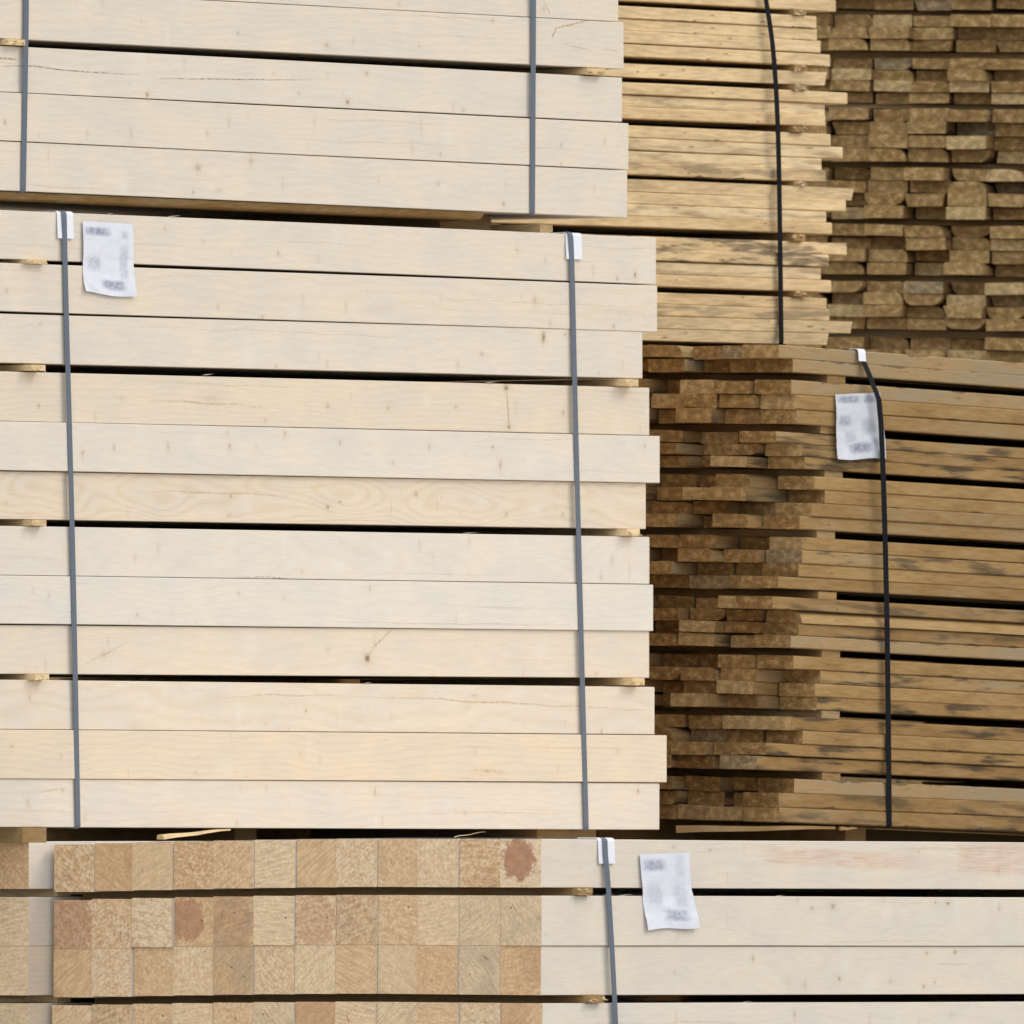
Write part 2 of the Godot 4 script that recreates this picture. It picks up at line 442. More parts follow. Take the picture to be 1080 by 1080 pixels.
func make_left_pack() -> void:
	var base := 1.2305
	var p := pack("timber_pack", "pale timber pack at the bottom left corner, only one edge of its ends showing", Vector3(-1.4077, 1.3238 - base - 0.010, -1.1447), 50.0)
	var y := base
	for r in 8:
		y -= TH - (0.0045 if r == 0 else 0.0)
		for c in 7:
			var x := rng.randf_range(-0.004, 0.004)
			part(p, "timber", timber((r * 7 + c * 3 + 6) % 17, 9 + (r * 11 + c * 17) % 54), Vector3(x, y, -c * (TW + 0.0004)), Vector3.ZERO, Vector3(0.78, (TH - (0.0045 if r == 0 else 0.0)) / TH, 1))
		if r % 2 == 0:
			y -= 0.0225
			stick(p, 0.17, y, 0.06, 0.0225, 0.92, -0.01)
			stick(p, 2.5, y, 0.06, 0.0225, 0.92, -0.01)
	for x in [0.3, 2.4]:
		part(p, "bearer", bar(0.1, 0.083, 0.9), Vector3(x, -0.083, -0.02), Vector3.ZERO, Vector3.ONE, mats.stick)

# rows of a tall pack, bottom first: y at the left, y at the right, height, x of the right end, z, strip
func timber_rows(p: Node3D, rows: Array, xl: float, xr: float, y0: float, cols: int) -> void:
	for r in rows.size():
		var q: Array = rows[r]
		var slope: float = (q[1] - q[0]) / (xr - xl)
		for c in cols:
			var endx: float = q[3] if c == 0 else q[3] - rng.randf_range(0.01, 0.07)
			var yy: float = q[0] - y0 + slope * (endx - TL - xl)
			var strip: int = q[5] if c == 0 else (r * 5 + c * 7) % 17
			part(p, "timber", timber(strip, 8 + (r * 7 + c * 15) % 56), Vector3(endx - TL, yy, (q[4] if c == 0 else 0.0) - c * (TW + 0.001)), Vector3(0, 0, slope), Vector3(1, (q[2] - 0.0007) / TH, 1))

func make_tall_pack() -> void:
	var p := pack("timber_pack", "tall pale timber pack with twelve rows, a white paper sheet and two grey straps", Vector3(0.4283, 1.3439, -3.3638), 50.0, 0.00354)
	var rows := [
		[0.0301, 0.0295, 0.1420, 0.0276, 0.000, 11], [0.1712, 0.1729, 0.1440, 0.0546, 0.006, 10], [0.3152, 0.3179, 0.1450, 0.0059, -0.002, 9],
		[0.4774, 0.4886, 0.1433, -0.0175, -0.004, 8], [0.6226, 0.6306, 0.1415, -0.0112, 0.006, 7], [0.7641, 0.7727, 0.1440, -0.0234, 0.001, 6],
		[0.9274, 0.9391, 0.1405, -0.0324, -0.006, 5], [1.0689, 1.0790, 0.1435, 0.0163, 0.008, 4], [1.2134, 1.2230, 0.1455, -0.0207, -0.003, 3],
		[1.3827, 1.3945, 0.1440, -0.0598, 0.002, 2], [1.5315, 1.5365, 0.1417, 0.0059, 0.005, 1], [1.6830, 1.6812, 0.1430, 0.0059, 0.000, 0]]
	timber_rows(p, rows, -2.57, -0.12, 0.030, 7)
	for g in [[0.4596, 0.4648, 0.4774, 0.4886, -0.110, -2.828, 0.030], [0.9086, 0.9161, 0.9274, 0.9391, -0.132, -2.84, 0.028], [1.3597, 1.3681, 1.3827, 1.3945, -0.147, -2.852, 0.034]]:
		stick(p, g[4], g[1] - 0.030 + 0.0006, 0.060, 0.0225, 1.05, g[6])
		stick(p, g[5], g[0] - 0.030 - 0.001, 0.062, 0.0180, 1.05, g[6] * 0.9)
		stick(p, -1.5, (g[0] + g[1]) * 0.5 - 0.030, 0.060, 0.0190, 1.05, -0.75)
	stick(p, -2.85, 1.6735 - 0.030 - 0.003, 0.085, 0.0135, 0.93, 0.022)
	stick(p, -1.9, 1.6735 - 0.030, 0.06, 0.0085, 1.0, -0.6)
	for q in [[-2.09, 1.3335, 0.05, 0.004], [-0.80, 1.3375, 0.06, 0.004], [-0.90, 0.8850, 0.07, 0.003], [-1.35, 0.4325, 0.03, 0.003], [-2.25, 1.7945, 0.06, 0.006], [-2.52, 1.7945, 0.03, 0.004]]:
		sliver(p, q[0], q[1], 0.0, q[2], q[3])
	# bearers between this pack and the one below it
	for b in [[-2.852, 0.25, 0.02], [-0.35, 0.66, -0.05]]:
		part(p, "bearer", bar(b[1] * 0.42, 0.044, 0.9), Vector3(b[0], -0.0445, b[2]), Vector3.ZERO, Vector3.ONE, mats.rough)
	part(p, "bearer", bar(0.10, 0.044, 0.9), Vector3(-1.6, -0.0445, -0.25), Vector3.ZERO, Vector3.ONE, mats.rough)
	var d := 7 * TW + 0.018
	strap(p, PackedVector3Array([Vector3(-2.644, 0.0, 0.006), Vector3(-2.6745, 0.7825, 0.010), Vector3(-2.7064, 1.5014, 0.010), Vector3(-2.714, 1.7965, 0.007)]), d, 0.0205, mats.grey_strap)
	strap(p, PackedVector3Array([Vector3(-0.325, 0.0, 0.006), Vector3(-0.3811, 1.1272, 0.011), Vector3(-0.402, 1.70, 0.009), Vector3(-0.4085, 1.7965, 0.007)]), d, 0.0215, mats.grey_strap)
	protector(p, -2.706, 1.7945, 0.070, 0.076)
	protector(p, -0.388, 1.7935, 0.074, 0.076)
	sheet(p, [Vector2(-2.6325, 1.7714), Vector2(-2.4138, 1.7690), Vector2(-2.3962, 1.5528), Vector2(-2.6276, 1.5638)], 0.003, mats.paper_a, "white printed paper sheet stapled beside the left strap", 7)

func make_upper_pack() -> void:
	var p := pack("timber_pack", "pale timber pack stacked on the tall twelve-row pack, cut off by the top edge", Vector3(0.3425, 3.1939, -3.2616), 50.0, 0.00354)
	var rows := [[0.0010, 0.0, 0.1440, 0.0059, 0.002, 12], [0.1465, 0.1455, 0.1415, 0.0090, 0.004, 13], [0.2890, 0.2900, 0.1345, -0.0134, -0.003, 14],
		[0.4436, 0.4488, 0.1425, -0.0134, 0.003, 15], [0.5870, 0.5920, 0.1430, -0.0359, 0.0, 16], [0.7310, 0.7360, 0.1430, -0.02, 0.0, 3], [0.895, 0.90, 0.1430, -0.01, 0.0, 6]]
	timber_rows(p, rows, -2.72, -0.044, 0.0, 7)
	stick(p, -0.160, 0.4263, 0.085, 0.0205, 0.93, 0.018)
	stick(p, -2.80, 0.4250, 0.080, 0.0175, 0.93, 0.018)
	stick(p, -1.5, 0.4255, 0.06, 0.0185, 0.93, -0.3)
	stick(p, -0.160, 0.8790, 0.085, 0.02, 0.93, 0.01)
	stick(p, -2.80, 0.8750, 0.080, 0.018, 0.93, 0.01)
	# bearers between the two packs
	for b in [[-0.56, 0.24, -0.16], [-3.2, 0.2, -0.16]]:
		part(p, "bearer", bar(b[1], 0.053, 0.78), Vector3(b[0], -0.0540, b[2]), Vector3.ZERO, Vector3.ONE, mats.rough)
	var round_edge := PackedVector2Array([Vector2(0, -0.001), Vector2(-0.002, -0.010), Vector2(-0.009, -0.019), Vector2(-0.022, -0.024), Vector2(-0.12, -0.025), Vector2(-0.122, -0.001)])
	part(p, "plank", prism(round_edge, 2.85, 0.2 / RSTRIPS, 0.8 / RSTRIPS, Rect2(0, 0, 0.1, 0.05), Rect2(0, 0, 0.1, 0.05), mats.rough, mats.rough_end, 0.1, 0.8), Vector3(-3.5, 0.0, -0.012))
	part(p, "bearer", bar(0.07, 0.026, 0.55), Vector3(-0.30, -0.0540, -0.06), Vector3(0, 0.12, 0), Vector3.ONE, mats.stick)
	var d := 7 * TW + 0.018
	strap(p, PackedVector3Array([Vector3(-2.753, 0.001, 0.006), Vector3(-2.7454, 0.5579, 0.009), Vector3(-2.745, 1.045, 0.007)]), d, 0.0215, mats.grey_strap)
	strap(p, PackedVector3Array([Vector3(-0.4443, -0.001, 0.006), Vector3(-0.4465, 0.6413, 0.010), Vector3(-0.447, 1.045, 0.007)]), d, 0.0215, mats.grey_strap)

# ---------------------------------------------------------------- the packs of rough boards
func rough_layers(p: Node3D, layers: Array, cols: int, width: float, left_end: bool, fresh := false, plain_face := true) -> void:
	# layers, bottom first: y, thickness, x of the shown end of the outer board, spread of the others behind it
	var k := 0
	for r in layers.size():
		var q: Array = layers[r]
		for c in cols:
			var x: float = q[2]
			if c > 0:
				x = q[4] + rng.randf_range(-1.0, 1.0) * q[3]
			var idx := rng.randi_range(0, 107)
			if c == 0 and plain_face and rng.randf() < 0.85:
				idx = idx / 9 * 9 + [0, 1, 3, 5, 7][rng.randi_range(0, 4)]
			if c == 0 and q.size() > 5:
				idx = q[5]
			var turn := Vector3(rng.randf_range(-0.022, 0.022) if c > 0 else 0.0, rng.randf_range(-0.0015, 0.0015), rng.randf_range(-0.0006, 0.0006))
			var hs: float = q[1] / BH * (rng.randf_range(0.86, 0.99) if rng.randf() < (0.12 if c == 0 and plain_face else 0.55) else 0.99)
			if fresh and c > 0:      # the fresh pack is stacked tighter
				hs = lerpf(hs, q[1] / BH * 0.995, 0.85)
				turn.x *= 0.2
			var yy: float = q[0] + rng.randf_range(0.0, 1.0) * (q[1] - hs * BH)
			part(p, "board", board(idx, fresh), Vector3(x if left_end else x - TL, yy, -c * width + (rng.randf_range(-0.007, 0.007) if c == 0 else rng.randf_range(-0.006, 0.006))), turn, Vector3(1, hs, width / BW * 0.99))
			k += 1

func make_brown_pack() -> void:
	var p := pack("board_pack", "weathered brown board pack with a loose black strap and a paper sheet", Vector3(0.893, 1.357, -3.9176), 50.0, 0.0276, 0.0207, "strapped board packs", "lumber pack")
	# groups between sticks, bottom first: y of the bottom, y of the top, boards
	var groups := [[0.0054, 0.1394, 3], [0.1627, 0.3287, 4], [0.3520, 0.5151, 4], [0.5384, 0.6927, 4], [0.7160, 0.8790, 4], [0.9023, 1.0667, 4], [1.0871, 1.1991, 3], [1.2224, 1.3562, 3], [1.3795, 1.4609, 2]]
	var ends := [-0.129, -0.132, -0.06, -0.235, -0.20, -0.03, -0.06, 0.043, 0.03, 0.057, -0.08, -0.10, -0.054, -0.05, -0.193, -0.16, -0.06, -0.05, -0.03, -0.068, -0.02, 0.043, -0.01, -0.06, -0.077, -0.194, -0.105, -0.11, -0.134, -0.124, -0.191]
	var layers := []
	var n := 0
	for g in groups:
		var t: float = (g[1] - g[0]) / g[2]
		for i in g[2]:
			layers.append([g[0] + i * t, t, ends[n], 0.075, -0.045 - 0.035 * g[0]])
			if [4, 7, 14].has(n):
				layers[n].append({4: 34, 7: 16, 14: 66}[n])
			n += 1
	rough_layers(p, layers, 6, BW, true)
	for i in range(groups.size() - 1):
		var y: float = groups[i][1]
		var h: float = groups[i + 1][0] - y
		var x := 0.085 + (0.035 if i < 3 else 0.0) + rng.randf_range(-0.02, 0.02)
		stick(p, x, y, 0.088, h, 0.88, rng.randf_range(-0.012, -0.004), false)
		stick(p, 1.7, y, 0.07, h, 0.88, -0.02, false)
		stick(p, 3.0, y, 0.07, h, 0.88, -0.02, false)
	for b in [[0.45, 0.085], [2.9, 0.085]]:
		part(p, "bearer", bar(0.1, b[1], 0.72), Vector3(b[0], -b[1] + 0.005, -0.16), Vector3.ZERO, Vector3.ONE, mats.rough)
	part(p, "bearer", bar(3.3, 0.085, 0.10), Vector3(1.7, -0.0805, -0.76), Vector3.ZERO, Vector3.ONE, mats.rough)
	strap(p, PackedVector3Array([Vector3(0.405, 0.006, 0.008), Vector3(0.337, 0.6802, 0.024), Vector3(0.262, 1.24, 0.038), Vector3(0.232, 1.35, 0.030), Vector3(0.205, 1.43, 0.006), Vector3(0.196, 1.462, 0.002)]), 6 * BW + 0.01, 0.024, mats.black_strap)
	protector(p, 0.200, 1.462, 0.034, 0.034, 0.0, 0.0)
	sheet(p, [Vector2(0.068, 1.3203), Vector2(0.2892, 1.3359), Vector2(0.3093, 1.1328), Vector2(0.0785, 1.1232)], 0.010, mats.paper_c, "crumpled white printed sheet beside the black strap", 11)

func make_yellow_pack() -> void:
	var p := pack("board_pack", "yellowish rough board pack behind the pale packs, ragged right ends and straight black strap", Vector3(0.9871, 2.8699, -5.8189), 50.0, 0.0, 0.0, "strapped board packs", "lumber pack")
	var groups := [[0.0024, 0.1535, 4], [0.1683, 0.3283, 4], [0.3490, 0.5031, 4], [0.5150, 0.6720, 4], [0.6898, 0.8053, 3], [0.8231, 0.8676, 1], [0.8824, 1.0424, 4], [1.0572, 1.215, 4]]
	var ends := [0.0262, 0.1406, 0.0262, 0.0119, 0.0357, -0.0166, 0.0119, 0.1168, 0.0405, 0.0119, 0.1072, 0.1406, -0.0023, -0.0118, 0.0977, 0.0357, 0.0024, 0.0119, 0.1120, 0.0119, 0.0262, -0.0166, -0.0356, -0.0451, 0.0595, 0.0738, 0.05, 0.03]
	var layers := []
	var n := 0
	for g in groups:
		var t: float = (g[1] - g[0] - 0.003) / g[2]
		for i in g[2]:
			layers.append([g[0] + i * t, t, ends[n], 0.05, ends[n] - 0.07])
			if [2, 6, 7].has(n):
				layers[n].append({2: 30, 6: 16, 7: 34}[n])
			n += 1
	rough_layers(p, layers, 6, 0.16, false, true)
	for i in range(groups.size() - 1):
		var y: float = groups[i][1] - 0.003
		var h: float = groups[i + 1][0] - y
		stick(p, -0.133 + rng.randf_range(-0.01, 0.01), y, 0.062, h, 0.94, 0.012, false)
		stick(p, -1.6, y, 0.07, h, 0.94, -0.02, false)
		stick(p, -3.2, y, 0.07, h, 0.94, -0.02, false)
	for x in [-0.14, -2.9]:
		part(p, "bearer", bar(0.08, 0.05, 0.76), Vector3(x, -0.0485, -0.01), Vector3.ZERO, Vector3.ONE, mats.rough)
	strap(p, PackedVector3Array([Vector3(-0.225, -0.001, 0.008), Vector3(-0.262, 0.6053, 0.027), Vector3(-0.286, 0.9033, 0.027), Vector3(-0.318, 1.0812, 0.022), Vector3(-0.335, 1.219, 0.008)]), 6 * 0.16 + 0.01, 0.022, mats.black_strap)

func make_back_stack() -> void:
	var p := pack("board_pack", "dark brown board pack at the upper right, showing nothing but stacked board ends", Vector3(1.8265, 2.8958 - 0.30, -8.3), 75.0, 0.0, 0.02, "strapped board packs", "lumber pack")
	var groups := [[-0.300, -0.134, 4], [-0.110, 0.053, 4], [0.0780, 0.2375, 4], [0.2594, 0.4252, 4], [0.4439, 0.6128, 4], [0.6316, 0.8099, 4], [0.8255, 0.9756, 4], [0.9975, 1.1195, 3], [1.1351, 1.30, 4]]
	var layers := []
	for g in groups:
		var t: float = (g[1] - g[0]) / g[2]
		for i in g[2]:
			layers.append([g[0] + 0.30 + i * t, t, rng.randf_range(-0.05, 0.05), 0.075, 0.0])
	rough_layers(p, layers, 8, 0.138, true, false, false)
	for i in range(groups.size() - 1):
		var y: float = groups[i][1] + 0.30
		var h: float = groups[i + 1][0] - groups[i][1]
		for x in [0.14, 1.8, 3.3]:
			stick(p, x + rng.randf_range(-0.03, 0.03), y, 0.07, h, 1.09, -0.01, false)
	for x in [0.3, 3.0]:
		part(p, "bearer", bar(0.1, 0.075, 1.0), Vector3(x, -0.076, -0.05), Vector3.ZERO, Vector3.ONE, mats.rough)

# ---------------------------------------------------------------- what carries the packs whose feet are out of sight
func make_hidden_supports() -> void:
	for s in [["weathered timber pack standing under the weathered brown board pack", Vector3(0.88, 0.120, -4.10), 50.0, 8, 6, 0.0, 0.0276, 0.0207],
			["weathered timber pack standing under the yellowish rough board pack", Vector3(0.9871, 0.09, -5.83), 50.0, 19, 5, -TL, 0.0, 0.0],
			["weathered timber pack standing under the board pack at the upper right", Vector3(1.8265, 0.09, -8.32), 75.0, 17, 7, 0.0, 0.0, 0.0]]:
		var p := pack("timber_pack", s[0], s[1], s[2], s[6], s[7])
		for r in s[3]:
			for c in s[4]:
				part(p, "timber", timber((r * 5 + c * 3) % 17, 8 + (r * 7 + c * 5) % 56), Vector3(s[5], r * TH, -c * (TW + 0.0004)), Vector3.ZERO, Vector3.ONE, mats.rough)
		for x in [0.3, 3.2]:
			var bh: float = s[1].y - s[6] * x - 0.002
			part(p, "bearer", bar(0.1, bh, s[4] * TW - 0.05), Vector3(s[5] + x, -bh, -0.03), Vector3.ZERO, Vector3.ONE, mats.stick)

# ---------------------------------------------------------------- splinters and broken slats lying about
func splinter(called: String, label: String, a: Vector3, b: Vector3, w0: float, w1: float, t: float, mat: Material) -> void:
	var st := SurfaceTool.new()
	st.begin(Mesh.PRIMITIVE_TRIANGLES)
	var d := (b - a).normalized()
	var up := Vector3.UP
	var sd := d.cross(up).normalized()
	up = sd.cross(d).normalized()
	var rings := []
	var n := 6
	for i in n + 1:
		var f := i / float(n)
		var w := lerpf(w0, w1, f) * (1.0 + 0.12 * sin(i * 2.3))
		var tt := t * lerpf(1.0, 0.35, f)
		var c := (b - a) * f + up * 0.0012 * sin(i * 1.7)
		rings.append([c - sd * w, c + sd * w, c + sd * w * 0.7 + up * tt, c - sd * w * 0.8 + up * tt])
	for i in n:
		for f in 4:
			var g := (f + 1) % 4
			var ps := [rings[i][f], rings[i][g], rings[i + 1][g], rings[i + 1][f]]
			var mid: Vector3 = (ps[0] + ps[1] + ps[2] + ps[3]) * 0.25
			var cc: Vector3 = (rings[i][0] + rings[i][2] + rings[i + 1][0] + rings[i + 1][2]) * 0.25
			var nn: Vector3 = (ps[2] - ps[0]).cross(ps[3] - ps[1]).normalized()
			if nn.dot(mid - cc) < 0.0:
				nn = -nn
			quad(st, ps, [Vector2(i * 0.015, 0.02), Vector2(i * 0.015, 0.03), Vector2(i * 0.015 + 0.015, 0.03), Vector2(i * 0.015 + 0.015, 0.02)], nn)
	quad(st, rings[0], [Vector2(0, 0.02), Vector2(0.01, 0.02), Vector2(0.01, 0.03), Vector2(0, 0.03)], -d)
	quad(st, rings[n], [Vector2(0, 0.02), Vector2(0.01, 0.02), Vector2(0.01, 0.03), Vector2(0, 0.03)], d)
	var o := MeshInstance3D.new()
	o.name = numbered(self, called)
	o.mesh = st.commit()
	o.material_override = mat
	o.position = a
	o.set_meta("label", label)
	o.set_meta("category", "wood scrap")
	o.set_meta("group", "loose wood scraps")
	add_child(o, true)

func make_loose_wood() -> void:
	splinter("wood_splinter", "pale pointed splinter sticking out under the tall pale pack", Vector3(-1.03, 1.318, -1.56), Vector3(-0.83, 1.345, -1.70), 0.020, 0.006, 0.013, mats.stick)
	splinter("wood_splinter", "hair-thin straw of wood lying in the dark gap above the end grain", Vector3(-0.165, 1.327, -0.35), Vector3(-0.075, 1.343, -0.38), 0.0016, 0.0008, 0.002, mats.stick)
	splinter("broken_slat", "broken brown slat lying under the weathered brown board pack", Vector3(0.50, 1.333, -3.80), Vector3(0.985, 1.345, -3.86), 0.012, 0.022, 0.022, mats.rough)
	splinter("broken_slat", "short stub of slat beside the longer broken brown slat", Vector3(1.0, 1.340, -3.80), Vector3(1.05, 1.345, -3.82), 0.009, 0.010, 0.011, mats.rough)

func make_ground() -> void:
	var g := MeshInstance3D.new()
	g.name = "ground"
	var pm := PlaneMesh.new()
	pm.size = Vector2(600, 600)
	g.mesh = pm
	g.material_override = mats.ground
	g.set_meta("kind", "structure")
	add_child(g)

# ---------------------------------------------------------------- materials
func noise(seed_: int, freq: float, octaves := 3) -> FastNoiseLite:
	var n := FastNoiseLite.new()
	n.seed = seed_
	n.noise_type = FastNoiseLite.TYPE_SIMPLEX_SMOOTH
	n.frequency = freq
	n.fractal_octaves = octaves
	return n

func surface(tex: Texture2D, rough: float, spec := 0.3) -> StandardMaterial3D:
	var m := StandardMaterial3D.new()
	m.albedo_texture = tex
	m.roughness = rough
	m.metallic_specular = spec
	return m

func plain(c: Color, rough: float, spec := 0.4) -> StandardMaterial3D:
	var m := StandardMaterial3D.new()
	m.albedo_color = c
	m.roughness = rough
	m.metallic_specular = spec
	return m

func make_materials() -> void:
	mats.pale = surface(pale_sheet(), 0.78, 0.25)
	mats.pale_end = surface(end_sheet(), 0.95, 0.1)
	mats.rough = surface(rough_sheet(false), 0.95, 0.1)
	mats.fresh = surface(rough_sheet(true), 0.93, 0.12)
	mats.rough_end = surface(rough_end_sheet(), 0.97, 0.08)
	var stick_m := surface(mats.fresh.albedo_texture, 0.92, 0.12)
	stick_m.albedo_color = Color(1.0, 1.0, 1.0)
	mats.stick = stick_m
	mats.grey_strap = plain(Color8(98, 106, 117), 0.5, 0.4)
	mats.black_strap = plain(Color8(14, 15, 20), 0.6, 0.25)
	mats.card = plain(Color8(232, 234, 240), 0.6, 0.3)
	var a := [[0.28, 0.13, 0.22, 0.05, 0.5], [0.82, 0.16, 0.06, 0.06, 0.18], [0.22, 0.58, 0.12, 0.09, 0.24], [0.80, 0.55, 0.08, 0.22, 0.20], [0.58, 0.85, 0.20, 0.06, 0.48], [0.16, 0.95, 0.10, 0.03, 0.12]]
	var b := [[0.27, 0.15, 0.20, 0.07, 0.44], [0.78, 0.18, 0.09, 0.16, 0.12], [0.24, 0.55, 0.14, 0.14, 0.16], [0.76, 0.55, 0.12, 0.20, 0.14], [0.62, 0.82, 0.20, 0.07, 0.38]]
	var c := [[0.28, 0.08, 0.22, 0.05, 0.5], [0.75, 0.09, 0.14, 0.05, 0.42], [0.18, 0.40, 0.12, 0.07, 0.35], [0.70, 0.50, 0.14, 0.10, 0.22], [0.50, 0.82, 0.20, 0.07, 0.58], [0.86, 0.75, 0.1, 0.06, 0.3], [0.3, 0.65, 0.1, 0.08, 0.2]]
	mats.paper_a = surface(print_sheet(a, Color8(224, 225, 232), 5), 0.7, 0.3)
	mats.paper_b = surface(print_sheet(b, Color8(224, 225, 232), 6), 0.7, 0.3)
	mats.paper_c = surface(print_sheet(c, Color8(208, 210, 216), 8), 0.7, 0.3)
	var nt := NoiseTexture2D.new()
	nt.width = 512
	nt.height = 512
	nt.seamless = true
	nt.noise = noise(3, 0.05, 5)
	var ramp := Gradient.new()
	ramp.set_color(0, Color8(136, 132, 126))
	ramp.set_color(1, Color8(170, 166, 158))
	nt.color_ramp = ramp
	var gm := surface(nt, 0.95, 0.2)
	gm.uv1_triplanar = true
	gm.uv1_world_triplanar = true
	gm.uv1_scale = Vector3(0.7, 0.7, 0.7)
	mats.ground = gm

# illegible print: smeared grey blocks on a white sheet
func print_sheet(blocks: Array, paper: Color, seed_: int) -> ImageTexture:
	var w := 96
	var h := 128
	var img := Image.create(w, h, false, Image.FORMAT_RGB8)
	var n := noise(seed_, 0.05, 3)
	for y in h:
		for x in w:
			var u := x / float(w)
			var v := y / float(h)
			var ink := 0.0
			for q in blocks:
				var dx: float = absf(u - q[0]) / q[2]
				var dy: float = absf(v - q[1]) / q[3]
				ink = maxf(ink, q[4] * smoothstep(1.5, 0.5, dx) * smoothstep(1.6, 0.4, dy))
			ink *= 0.85 + 0.5 * n.get_noise_2d(x * 2.0, y * 2.0)
			var c := paper.lerp(Color8(84, 92, 112), clampf(ink, 0.0, 1.0))
			var g := 1.0 + 0.025 * n.get_noise_2d(x, y + 500)
			img.set_pixel(x, y, Color(c.r * g, c.g * g, c.b * g))
	return ImageTexture.create_from_image(img)

# soft ellipse of colour (a knot, a stain) in the rows y0..y1 of a sheet
func blot(data: PackedByteArray, w: int, y0: int, y1: int, cx: float, cy: float, rx: float, ry: float, col: Vector3, alpha: float, edge: float, n: FastNoiseLite) -> PackedByteArray:
	for y in range(maxi(y0, int(cy - ry * 1.3)), mini(y1, int(cy + ry * 1.3) + 1)):
		for x in range(maxi(0, int(cx - rx * 1.3)), mini(w, int(cx + rx * 1.3) + 1)):
			var d := Vector2((x - cx) / rx, (y - cy) / ry).length() + 0.3 * n.get_noise_2d(x * 3.0, y * 3.0)
			var a := alpha * (1.0 - smoothstep(edge, 1.0, d))
			if a > 0.004:
				var i := (y * w + x) * 3
				data[i] = int(lerpf(data[i], col.x, a))
				data[i + 1] = int(lerpf(data[i + 1], col.y, a))
				data[i + 2] = int(lerpf(data[i + 2], col.z, a))
	return data

# wandering thin line (a drying check, a resin streak)
func hairline(data: PackedByteArray, w: int, y0: int, y1: int, a: Vector2, b: Vector2, th: float, col: Vector3, alpha: float, n: FastNoiseLite) -> PackedByteArray:
	var steps := int(maxf(absf(b.x - a.x), absf(b.y - a.y))) + 1
	for s in steps:
		var f := s / float(steps)
		var q := a.lerp(b, f)
		q.y += 3.5 * n.get_noise_2d(q.x * 0.10, a.y * 7.0) + 0.5 * n.get_noise_2d(q.x * 0.5, a.y * 3.0)
		var al := alpha * (0.65 + 0.7 * n.get_noise_2d(q.x * 1.3, a.y + 90.0)) * sin(PI * clampf(f * 0.92 + 0.04, 0.0, 1.0))
		for k in range(int(q.y - th - 1), int(q.y + th + 2)):
			if k < y0 or k >= y1 or q.x < 0 or q.x >= w:
				continue
			var aa := clampf(al * (1.0 - smoothstep(th * 0.4, th + 0.8, absf(k - q.y))), 0.0, 1.0)
			var i := (k * w + int(q.x)) * 3
			data[i] = int(lerpf(data[i], col.x, aa))
			data[i + 1] = int(lerpf(data[i + 1], col.y, aa))
			data[i + 2] = int(lerpf(data[i + 2], col.z, aa))
	return data

